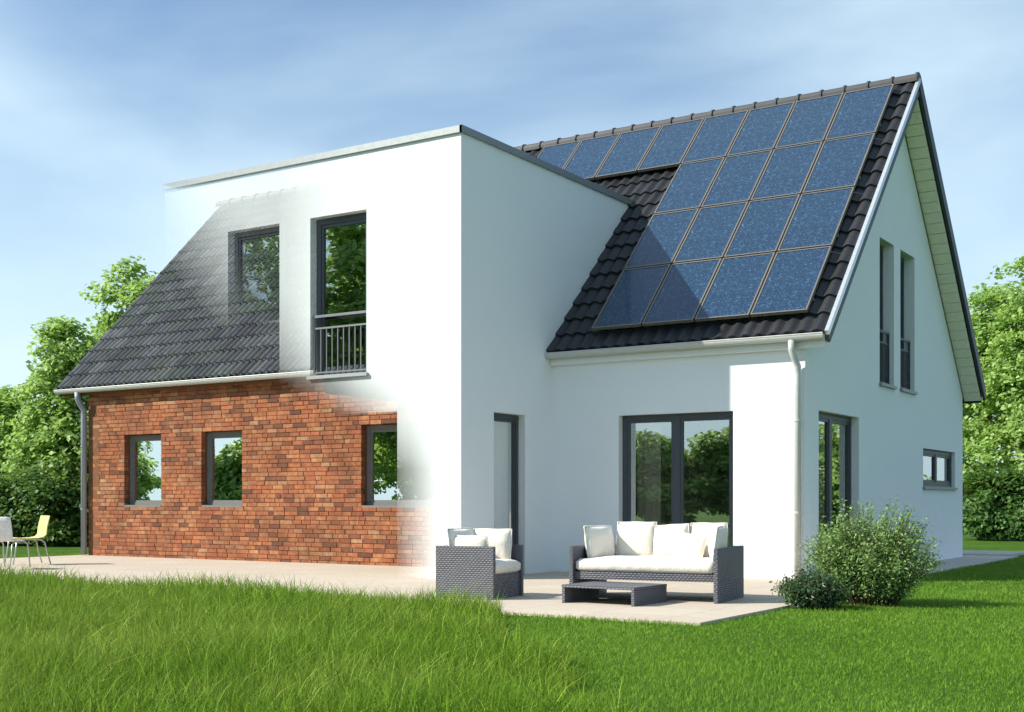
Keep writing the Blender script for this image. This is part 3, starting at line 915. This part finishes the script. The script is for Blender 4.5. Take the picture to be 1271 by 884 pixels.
def seat_pad(w_, d_, t_, mtx, label, bow=0.0):
    m = MB(); nx, ny = 24, 12
    ring = []
    prof = [(0.0, -1, .02), (0.0, -.6, 0.0), (0, .6, 0.0), (0, 1, .02)]
    idx = {}
    for layer, (zz, ins) in enumerate(((-t_ / 2, .03), (-t_ / 2 + .03, 0), (t_ / 2 - .03, 0), (t_ / 2, .035))):
        for i in range(nx + 1):
            for j in range(ny + 1):
                if layer in (1, 2) and not (i in (0, nx) or j in (0, ny)): continue
                u, v = 2 * i / nx - 1, 2 * j / ny - 1
                x = u * (w_ / 2 - ins); y = v * (d_ / 2 - ins)
                if v < 0: y -= bow * (1 - u * u) * (-v)
                z = zz
                if layer == 3: z += .022 * (1 - abs(u) ** 4) * (1 - abs(v) ** 4) + .004 * math.sin(7 * u + 3 * v)
                idx[layer, i, j] = len(m.v); m.v.append((x, y, z))
    for i in range(nx):
        for j in range(ny):
            m.f.append((idx[3, i, j], idx[3, i + 1, j], idx[3, i + 1, j + 1], idx[3, i, j + 1]))
            m.f.append((idx[0, i, j], idx[0, i, j + 1], idx[0, i + 1, j + 1], idx[0, i + 1, j]))
    edge = [(i, 0) for i in range(nx)] + [(nx, j) for j in range(ny)] + [(i, ny) for i in range(nx, 0, -1)] + [(0, j) for j in range(ny, 0, -1)]
    for k in range(len(edge)):
        a, b = edge[k], edge[(k + 1) % len(edge)]
        for l_ in range(3):
            m.f.append((idx[(l_,) + a], idx[(l_,) + b], idx[(l_ + 1,) + b], idx[(l_ + 1,) + a]))
    o = m.build('seat_cushion', M['cushion'], None, smooth=True)
    o.matrix_world = mtx
    return tag(o, label, 'cushion')
T_, RX, RYm, RZm = Matrix.Translation, (lambda a: Matrix.Rotation(math.radians(a), 4, 'X')), (lambda a: Matrix.Rotation(math.radians(a), 4, 'Y')), (lambda a: Matrix.Rotation(math.radians(a), 4, 'Z'))

GZ = 0.03
# sofa: local frame, origin front left, x along the front, y to the back
SOFA = T_((-1.05, -4.31, GZ)) @ RZm(7.0)
sofa = tag(empty('sofa'), 'grey woven rattan sofa with slab arms in front of the patio door', 'sofa')
sofa.matrix_world = SOFA
SL, SD, SH = 1.62, 0.98, 0.555
MB().box(0, .045, 0, SD, 0, SH).build('arm', M['rattan'], sofa, bevel=.008)
MB().box(SL - .045, SL, 0, SD, 0, SH).build('arm', M['rattan'], sofa, bevel=.008)
MB().box(.047, SL - .047, SD - .05, SD - .002, .2, SH - .003).build('backrest', M['rattan'], sofa, bevel=.006)
m = MB(); nseg = 16
for i in range(nseg + 1):
    u = i / nseg; x = .047 + (SL - .094) * u; y = .05 - .03 * (1 - (2 * u - 1) ** 2)
    m.v += [(x, y, .21), (x, SD - .052, .21), (x, SD - .052, .285), (x, y, .285)]
for i in range(nseg):
    b = 4 * i
    for k in range(4):
        k2 = (k + 1) % 4
        m.f.append((b + k, b + k2, b + 4 + k2, b + 4 + k))
m.f += [(0, 3, 2, 1), (4 * nseg, 4 * nseg + 1, 4 * nseg + 2, 4 * nseg + 3)]
m.build('seat_base', M['rattan'], sofa)
seat_pad(SL - .12, SD - .14, .13, SOFA @ T_((SL / 2, .46, .355)), 'long white seat cushion on the rattan sofa', bow=.03)
def back_c(x, y, z, w_, h_, t_, rx, rz, label, seed, name='cushion', ry=0):
    cushion(name, w_, h_, t_, SOFA @ T_((x, y, z)) @ RZm(rz) @ RX(90 + rx) @ RZm(ry), label, seed)
back_c(.14, .52, .58, .52, .36, .15, -8, 78, 'white cushion leaning on left arm of the rattan sofa', 1)
back_c(.45, .84, .60, .44, .40, .15, -9, 7, 'white back cushion behind left arm cushion on the sofa', 2)
back_c(.87, .78, .595, .40, .37, .15, -16, -5, 'white back cushion in the middle of the sofa', 3, ry=4)
back_c(1.27, .84, .60, .40, .39, .15, -9, 5, 'white back cushion at right end of the sofa back', 4)
back_c(1.14, .62, .545, .34, .27, .12, -20, -12, 'small white cushion in front of the sofa back cushions', 5, ry=-7)
back_c(SL - .135, .46, .585, .52, .36, .15, -8, -80, 'white cushion leaning on right arm of the rattan sofa', 6)

# armchair: faces +x of its own frame
CHM = T_((-1.60, -4.93, GZ)) @ RZm(5.5)
ch = tag(empty('armchair'), 'grey woven rattan armchair seen from its side at left of the low table', 'armchair')
ch.matrix_world = CHM
CW, CD, CHH = .70, .70, .555     # depth along x (to -x), width along y
MB().box(-CW, 0, 0, .05, 0, CHH).build('arm', M['rattan'], ch, bevel=.008)
MB().box(-CW, 0, CD - .05, CD, 0, CHH).build('arm', M['rattan'], ch, bevel=.008)
MB().box(-CW, -CW + .05, .052, CD - .052, 0.0, CHH - .003).build('backrest', M['rattan'], ch, bevel=.006)
MB().box(-CW + .052, -.02, .052, CD - .052, 0.0, .26).build('seat_base', M['rattan'], ch, bevel=.006)
seat_pad(CW - .09, CD - .12, .13, CHM @ T_((-CW / 2 + .04, CD / 2, .325)), 'white seat cushion on the rattan armchair')
cushion('cushion', .50, .36, .15, CHM @ T_((-.34, CD - .14, .545)) @ RZm(4) @ RX(82), 'white cushion leaning on the far arm of the armchair', 11)
cushion('cushion', .50, .36, .15, CHM @ T_((-CW + .16, .30, .555)) @ RZm(86) @ RX(80), 'white back cushion of the armchair showing above its near arm', 12)
cushion('cushion', .46, .30, .12, CHM @ T_((-.36, .13, .51)) @ RZm(-2) @ RX(95), 'white cushion inside the near arm of the armchair', 13)

# low table
TM = T_((-.824, -4.85, GZ)) @ RZm(-1.5)
tb = tag(empty('coffee_table'), 'low grey slatted waterfall coffee table on the terrace', 'table')
tb.matrix_world = TM
TLn, TW, TH = .835, .70, .185
for k in range(5):
    y0 = TW * k / 5; y1 = TW * (k + 1) / 5 - .006
    MB().box(0, TLn, y0, y1, TH - .028, TH).build('slat', M['rattan'], tb, bevel=.003)
MB().box(.002, .035, .003, TW - .008, 0, TH - .03).build('leg_panel', M['rattan'], tb, bevel=.003)
MB().box(TLn - .035, TLn - .002, .003, TW - .008, 0, TH - .03).build('leg_panel', M['rattan'], tb, bevel=.003)

# two plastic chairs on tube cantilevers, far left of the terrace
def shell_chair(loc, rz, mat, label):
    root = tag(empty('garden_chair', loc, rz), label, 'chair', 'moulded garden chairs at the left end of the terrace')
    W2 = .22
    prof = [(-.24, .44), (-.1, .425), (.08, .43), (.17, .445), (.215, .50), (.245, .62), (.275, .74), (.29, .80)]
    m = MB(); nx = 6
    for (y, z) in prof:
        for i in range(nx + 1):
            u = 2 * i / nx - 1
            wd = W2 * (.95 if z < .5 else 1.0 - .10 * (z - .5))
            m.v += [(u * wd, y - .02 * u * u * (z > .5), z + .012 * u * u * (z < .5))]
    L0 = len(m.v)
    for k in range(L0):
        x, y, z = m.v[k]; m.v.append((x, y + .010, z - .010))
    for r_ in range(len(prof) - 1):
        for i in range(nx):
            a = r_ * (nx + 1) + i
            m.f += [(a, a + 1, a + nx + 2, a + nx + 1), (L0 + a, L0 + a + nx + 1, L0 + a + nx + 2, L0 + a + 1)]
    for r_ in range(len(prof) - 1):
        a = r_ * (nx + 1); b = a + nx
        m.f += [(a, a + nx + 1, L0 + a + nx + 1, L0 + a), (b, L0 + b, L0 + b + nx + 1, b + nx + 1)]
    for i in range(nx):
        a = i; b = (len(prof) - 1) * (nx + 1) + i
        m.f += [(a, L0 + a, L0 + a + 1, a + 1), (b, b + 1, L0 + b + 1, L0 + b)]
    m.build('seat_shell', mat, root, smooth=True)
    for sx in (-1, 1):
        x = sx * .19
        MB().tube([(x, .1, .42), (x, -.18, .415), (x * 1.05, -.25, .38), (x * 1.1, -.27, .22), (x * 1.1, -.31, .014)], .011, 8).build('leg', M['chrome'], root, smooth=True)
        MB().tube([(x, -.05, .415), (x, .14, .41), (x * 1.05, .20, .36), (x * 1.1, .23, .2), (x * 1.1, .29, .014)], .011, 8).build('leg', M['chrome'], root, smooth=True)
    return root
shell_chair((-12.05, -2.92, GZ), math.radians(-18), M['lime_plastic'], 'lime yellow moulded garden chair on thin tube legs')
shell_chair((-11.17, -3.94, GZ), math.radians(205), M['white_plastic'], 'white moulded garden chair cut off by the left edge')

# ------------------------------------------------------------------ vegetation
def leaves(name, C_, Nr, L_, Wd, mat, parent):
    """C_: centres, Nr: normals, L_: lengths, Wd: width ratio; one folded rhombus each"""
    n_ = len(C_)
    Nr = Nr / (np.linalg.norm(Nr, axis=1, keepdims=True) + 1e-9)
    r = RNG.normal(size=(n_, 3))
    A = np.cross(Nr, r); A /= (np.linalg.norm(A, axis=1, keepdims=True) + 1e-9)
    B = np.cross(Nr, A)
    L_ = L_[:, None]
    v = np.empty((n_, 4, 3))
    v[:, 0] = C_ - A * L_ * .5
    v[:, 1] = C_ + B * L_ * Wd * .5 + Nr * L_ * .10
    v[:, 2] = C_ + A * L_ * .5 - Nr * L_ * .05
    v[:, 3] = C_ - B * L_ * Wd * .5 + Nr * L_ * .10
    base = np.arange(n_)[:, None] * 4
    tri = np.concatenate([base + [0, 1, 2], base + [0, 2, 3]], axis=1).reshape(-1, 3)
    return np_mesh(name, v.reshape(-1, 3), tri, mat, parent)
def np_mesh(name, v, tri, mat, parent=None):
    me = bpy.data.meshes.new(name)
    me.vertices.add(len(v)); me.vertices.foreach_set('co', np.ascontiguousarray(v, dtype=np.float32).ravel())
    nt = len(tri)
    me.loops.add(nt * 3); me.loops.foreach_set('vertex_index', np.ascontiguousarray(tri, dtype=np.int32).ravel())
    me.polygons.add(nt); me.polygons.foreach_set('loop_start', np.arange(0, nt * 3, 3, dtype=np.int32))
    me.update(calc_edges=True)
    return link(name, me, mat, parent)

def tree(loc, h, lobes, label, group, leaf=.15, nclump=170, per=95, mat='leaf', trunk_r=.14, name='leafy_tree', seed=0, cl=(.32, .6)):
    """lobes: (dx, dy, dz, rx, ry, rz) in metres about the base"""
    root = tag(empty(name, loc), label, 'tree', group)
    rr = np.random.default_rng(seed)
    vol = np.array([l[3] * l[4] + l[4] * l[5] for l in lobes]); vol = vol / vol.sum()
    Cs, Ns = [], []
    for l, p in zip(lobes, vol):
        k = int(nclump * p) + 3
        d = rr.normal(size=(k, 3)); d /= np.linalg.norm(d, axis=1, keepdims=True)
        rad = rr.uniform(.35, 1.0, k) ** .45 * rr.uniform(.8, 1.12, k)
        c = np.array(l[:3]) + d * rad[:, None] * np.array(l[3:])
        for ci, di in zip(c, d):
            if ci[2] < .15: ci[2] = rr.uniform(.15, .6)
            R = rr.uniform(*cl)
            m_ = int(per * rr.uniform(.6, 1.3) * (R / .45) ** 1.5)
            q = rr.normal(size=(m_, 3)); q /= np.linalg.norm(q, axis=1, keepdims=True)
            q *= (rr.uniform(0, 1, m_) ** .5)[:, None] * R * np.array([1.1, 1.1, .55])
            # branchlets droop a little outwards
            q[:, 2] -= .25 * (q[:, 0] * di[0] + q[:, 1] * di[1])
            Cs.append(ci + q)
            Ns.append(np.array([0, 0, .9]) + di * .55 + rr.normal(size=(m_, 3)) * .55)
    C_ = np.concatenate(Cs); Nn = np.concatenate(Ns)
    C_[:, 2] = np.maximum(C_[:, 2], .05)
    leaves('crown', C_, Nn, rr.uniform(.65, 1.25, len(C_)) * leaf, .75, M[mat], root)
    m = MB()
    top = max(l[2] + l[5] * .6 for l in lobes)
    pts = [(0, 0, -.1), (.05, .03, h * .25), (-.04, .05, h * .5), (.03, 0, top)]
    m.tube(pts, [trunk_r * 1.3, trunk_r, trunk_r * .65, trunk_r * .12], 9)
    for i, l in enumerate(lobes):
        z0 = min(max(.6, l[2] - l[5] * 1.1), h * .6)
        c = np.array(l[:3])
        m.tube([(0, 0, z0), tuple(c * [.5, .5, 1] * [1, 1, .0] + [0, 0, (z0 + c[2]) / 2 + .1]), tuple(c)], [trunk_r * .55, trunk_r * .38, trunk_r * .15], 7)
        for j in range(7):
            d = rr.normal(size=3); d /= np.linalg.norm(d); d[2] = abs(d[2]) * .8
            e = c + d * np.array(l[3:]) * .9
            mid = (c + e) / 2 + [0, 0, .1]
            m.tube([tuple(c), tuple(mid), tuple(e)], [trunk_r * .2, trunk_r * .12, trunk_r * .03], 5)
    m.build('trunk', M['bark'], root, smooth=True)
    return root
def at(pxx, Z):
    r = (pxx - PCX) / FPX * Z
    c, s = math.cos(YAW), math.sin(YAW)
    return (CAM.x + r * c - Z * s, CAM.y + r * s + Z * c, 0)
BG = 'trees behind the house'
tree(at(165, 34), 7.6, [(0, 0, 4.3, 1.5, 1.4, 1.9), (.0, 0, 6.55, .8, .8, .95), (-.9, .2, 5.4, .8, .8, .8), (1.1, 0, 5.9, .9, .9, 1.0), (-.3, -.3, 2.0, 1.6, 1.4, 1.6)],
     'tallest light green tree rising above the left roof edge', BG, seed=1, nclump=230)
tree(at(78, 31.5), 5.9, [(0, 0, 3.3, 1.0, 1.0, 1.4), (.2, 0, 4.7, .75, .8, .85), (-.5, 0, 2.3, .8, .9, 1.2), (.7, 0, 2.6, .9, .9, 1.4), (0, -.3, 1.1, 1.2, 1.0, 1.0)],
     'mid-height light green tree left of the brick corner', BG, seed=2, nclump=210)
tree(at(8, 33), 4.4, [(0, 0, 2.6, 1.0, 1.0, 1.4), (-.6, 0, 3.3, .7, .7, .8), (.5, 0, 1.4, .9, .9, 1.2), (-.3, -.2, 1.0, 1.0, .9, .9)],
     'lower tree at the left edge behind the white garden chair', BG, seed=3, nclump=170, mat='leaf')
tree(at(-70, 34), 5.2, [(0, 0, 2.8, 1.5, 1.2, 2.0), (.2, 0, 1.3, 1.5, 1.2, 1.2)], 'tree just outside the left edge of the view', BG, seed=4, nclump=120)
tree(at(250, 38), 6.2, [(0, 0, 3.0, 1.8, 1.4, 2.6)], 'tree hidden behind the brick house', BG, seed=5, nclump=100)
tree(at(45, 30), 2.2, [(0, 0, .9, .95, .7, .95), (.6, 0, .8, .7, .6, .8), (-.7, 0, .8, .7, .6, .8)], 'dark shrub below the trees behind the lime chair', 'shrubs below the trees', mat='leaf_dark', seed=6, nclump=90, leaf=.12, name='shrub', trunk_r=.05)
tree(at(98, 30.5), 2.4, [(0, 0, 1.0, .9, .7, 1.05), (.7, 0, .8, .8, .6, .8)], 'dark shrub beside the drain pipe at the brick corner', 'shrubs below the trees', mat='leaf_dark', seed=7, nclump=80, leaf=.12, name='shrub', trunk_r=.05)
tree(at(-5, 30.5), 1.8, [(0, 0, .8, .9, .7, .85)], 'dark shrub behind the white garden chair at the left edge', 'shrubs below the trees', mat='leaf_dark', seed=8, nclump=50, leaf=.12, name='shrub', trunk_r=.05)
# right-hand trees
tree(at(1228, 37), 7.6, [(0, 0, 4.6, 1.6, 1.5, 2.0), (.5, 0, 6.2, 1.2, 1.1, 1.2), (-.9, 0, 5.4, 1.2, 1.1, 1.1), (0, -.3, 2.2, 1.8, 1.5, 1.8)],
     'light green tree right beside the gable wall', BG, seed=9, nclump=230)
tree(at(1305, 35), 8.6, [(0, 0, 5.0, 1.7, 1.5, 2.0), (-.3, 0, 6.9, 1.2, 1.1, 1.3), (-1.0, 0, 4.2, 1.0, 1.0, 1.2), (0, -.3, 2.2, 1.8, 1.5, 1.8)],
     'taller light green tree at the right edge', BG, seed=10, nclump=230)
tree(at(1160, 40), 6.5, [(0, 0, 3.4, 1.8, 1.5, 2.8)], 'tree mostly hidden behind the gable wall', BG, seed=11, nclump=90)
tree(at(1215, 34.5), 2.6, [(0, 0, 1.0, 1.0, .7, 1.1), (.9, 0, .9, .9, .7, 1.0)], 'dark shrub under the trees next to the gable corner', 'shrubs below the trees', mat='leaf_dark', seed=12, nclump=80, leaf=.13, name='shrub', trunk_r=.05)
tree(at(1262, 34), 2.6, [(0, 0, 1.0, 1.0, .7, 1.1), (.9, 0, .9, .9, .7, 1.0)], 'dark shrub under the trees at the right edge', 'shrubs below the trees', mat='leaf_dark', seed=13, nclump=80, leaf=.13, name='shrub', trunk_r=.05)
# garden trees behind the camera, seen in the window panes
RG = 'trees reflected in the windows'
REFL = [(-18.5, -18.5, 11.5, 3.0, 'tall broad tree filling the railed upper window'), (-24.5, -18.5, 12.5, 3.4, 'tall tree in the faded upper window'),
        (-22, -27, 12.5, 3.8, 'tallest tree behind the others'), (-31.0, -20.5, 3.4, 1.5, 'small tree in the middle brick-wall window'),
        (-20.5, -36, 4.3, 2.2, 'low round tree in the left pane of the front patio door'), (-16.6, -37, 4.7, 2.2, 'low round tree in the right pane of the front patio door'),
        (-13.2, -36, 3.6, 2.0, 'lowest tree at the right of the front patio door'), (-42, -22, 5.0, 2.6, 'small far tree in the leftmost brick-wall window'),
        (-30, -30, 11, 3.4, 'tall far tree behind the small tree'), (10.5, 36, 4.6, 2.4, 'small tree in the panes of the gable patio door')]
for i, (x, y, h, w_, what) in enumerate(REFL):
    tree((x, y, 0), h, [(0, 0, h * .45, w_, w_, h * .33), (.3, 0, h * .72, w_ * .7, w_ * .7, h * .25), (-w_ * .5, 0, h * .5, w_ * .6, w_ * .6, h * .28), (w_ * .5, .3, h * .3, w_ * .7, w_ * .7, h * .25)],
         what + ', as a reflection', RG, leaf=.26, nclump=150, per=60, seed=30 + i, cl=(.5, .9))

# bushes by the gable corner
def bush(loc, rx, ry, h, n_stem, leaf, per, mat, label, seed, spread=.6, name='bush'):
    root = tag(empty(name, loc), label, 'bush')
    rr = np.random.default_rng(seed)
    m = MB(); Cs, Ns = [], []
    for k in range(n_stem):
        a = rr.uniform(0, 2 * math.pi); q = rr.uniform(0, 1) ** .55
        tip = np.array([math.cos(a) * q * rx, math.sin(a) * q * ry, h * (1.0 - .42 * q ** 3) * rr.uniform(.5, 1.0) ** .6 * (1.0 + .12 * math.sin(a * 3 + seed))])
        b = np.array([tip[0] * .32, tip[1] * .32, -.03])
        mid = (b * .45 + tip * .55) * np.array([.82, .82, 1]) + rr.normal(size=3) * .02
        m.tube([tuple(b), tuple(mid), tuple(tip)], [.007, .0045, .0015], 4, cap=False)
        t_ = rr.uniform(.22, 1.0, per)[:, None]
        p = (1 - t_) ** 2 * b + 2 * t_ * (1 - t_) * mid + t_ ** 2 * tip
        off = rr.normal(size=(per, 3)) * .035
        Cs.append(p + off); Ns.append(off * 9 + np.array([0, 0, .5]) + rr.normal(size=(per, 3)) * .45)
    C_ = np.concatenate(Cs); C_[:, 2] = np.maximum(C_[:, 2], .02)
    leaves('foliage', C_, np.concatenate(Ns), rr.uniform(.6, 1.25, len(C_)) * leaf, .5, M[mat], root)
    m.build('stem', M['bark'], root)
bush((1.76, -3.0, 0), .74, .55, 1.0, 290, .040, 72, 'leaf_bush', 'large light green leafy bush in front of the gable wall', 21)
bush((1.42, -3.80, 0), .36, .34, .37, 170, .040, 45, 'leaf_low', 'small dark glossy shrub at the right corner of the terrace', 22)

# ------------------------------------------------------------------ grass
def blades(name, P_, H_, W_, mat, seg=3, lean=.35):
    n_ = len(P_)
    ang = RNG.uniform(0, 2 * math.pi, n_)
    side = np.stack([np.cos(ang), np.sin(ang), np.zeros(n_)], 1)
    la = RNG.uniform(0, 2 * math.pi, n_)
    ld = np.stack([np.cos(la), np.sin(la), np.zeros(n_)], 1) * (RNG.gamma(2.0, .5, n_) * lean * H_)[:, None]
    rows = []
    for k in range(seg + 1):
        t_ = k / seg
        c = P_ + ld * (t_ ** 2) + np.array([0, 0, 1.0]) * (H_ * (t_ - .18 * t_ ** 3 * 1.0))[:, None]
        if k < seg:
            wk = (W_ * (1 - .75 * t_ ** 1.5) * .5)[:, None]
            rows += [c - side * wk, c + side * wk]
        else: rows.append(c)
    nv = len(rows)
    v = np.stack(rows, 1).reshape(-1, 3)
    base = np.arange(n_)[:, None] * nv
    tris = []
    for k in range(seg - 1):
        a = 2 * k
        tris += [base + [a, a + 1, a + 3], base + [a, a + 3, a + 2]]
    a = 2 * (seg - 1)
    tris.append(base + [a, a + 1, a + 2])
    tri = np.stack(tris, 1).reshape(-1, 3)
    return tag(np_mesh(name, v, tri, M[mat]), kind='stuff')
def in_view(P_, mx_=0.10):
    dx = P_[:, 0] - CAM.x; dy = P_[:, 1] - CAM.y
    c, s = math.cos(YAW), math.sin(YAW)
    r = dx * c + dy * s; z = -dx * s + dy * c
    return r, z
def scatter(n_, x0, x1, y0, y1):
    return np.stack([RNG.uniform(x0, x1, n_), RNG.uniform(y0, y1, n_), np.zeros(n_)], 1)
# edge of the uncut grass: a line from the terrace to the bottom of the picture
e0, e1 = np.array([-1.15, -5.95]), np.array([2.62, -10.3])
def uncut(P_):
    d = e1 - e0
    s = d[0] * (P_[:, 1] - e0[1]) - d[1] * (P_[:, 0] - e0[0])
    wob = .12 * np.sin(P_[:, 0] * 3.1) + .08 * np.sin(P_[:, 1] * 7.3)
    return s / np.hypot(*d) + wob          # negative: left of the line (long grass)
P_ = scatter(2900000, -15.5, 5.5, -13.4, -6.02)
r, z = in_view(P_)
sgn = uncut(P_)
P_ok = (np.abs(r) < z * .43 + 1.0) & (z > 5.2) & (sgn < 0)
dens = np.clip(8.0 / z, .25, 1.0) ** 1.6
P_ok &= RNG.uniform(0, 1, len(P_)) < dens * .22
T = P_[P_ok]; r, z = in_view(T)
patch = .92 + .24 * np.sin(T[:, 0] * 1.7 + 1.3 * np.sin(T[:, 1] * 1.1)) * np.sin(T[:, 1] * 2.3)
edge_h = np.clip(-uncut(T) / .2, .8, 1.0)
H_ = RNG.gamma(9, .024, len(T)) * patch * edge_h
H_ = np.clip(H_, .07, .40)
blades('tall_grass', T, H_, RNG.uniform(.0036, .0074, len(T)) * np.clip(z / 8, 1, 1.8), 'grass_tall', 3, .42)
n_tall = len(T)
P_ = scatter(2600000, -16.0, 9.5, -12.6, 10.0)
r, z = in_view(P_)
sgn = uncut(P_)
ok = (np.abs(r) < z * .43 + .8) & (z > 5.0) & ((sgn > -.25) | (P_[:, 1] > -5.9))
ok &= ~((P_[:, 0] > TL - .0) & (P_[:, 0] < TR) & (P_[:, 1] > TF) & (P_[:, 1] < .5))
ok &= ~((P_[:, 0] > XL) & (P_[:, 0] < .86) & (P_[:, 1] > 0))
ok &= ~((P_[:, 0] < -5) & (P_[:, 1] < -6))
dens = np.clip(8.0 / z, .1, 1.0) ** 2.2
ok &= RNG.uniform(0, 1, len(P_)) < dens * .9
S = P_[ok]; r, z = in_view(S)
H_ = RNG.gamma(8, .0040, len(S)) * (.85 + .25 * np.sin(S[:, 0] * 2.1) * np.sin(S[:, 1] * 1.7 + .5))
near_edge = (np.abs(S[:, 1] - TF) < .25) & (S[:, 0] < TR)
H_ = np.where(near_edge, H_ * 1.5, H_)
blades('short_grass', S, np.clip(H_, .015, .11), RNG.uniform(.003, .0055, len(S)) * np.clip(z / 8, 1, 2.6), 'grass_short', 2, .55)
print('BLADES', n_tall, len(S))
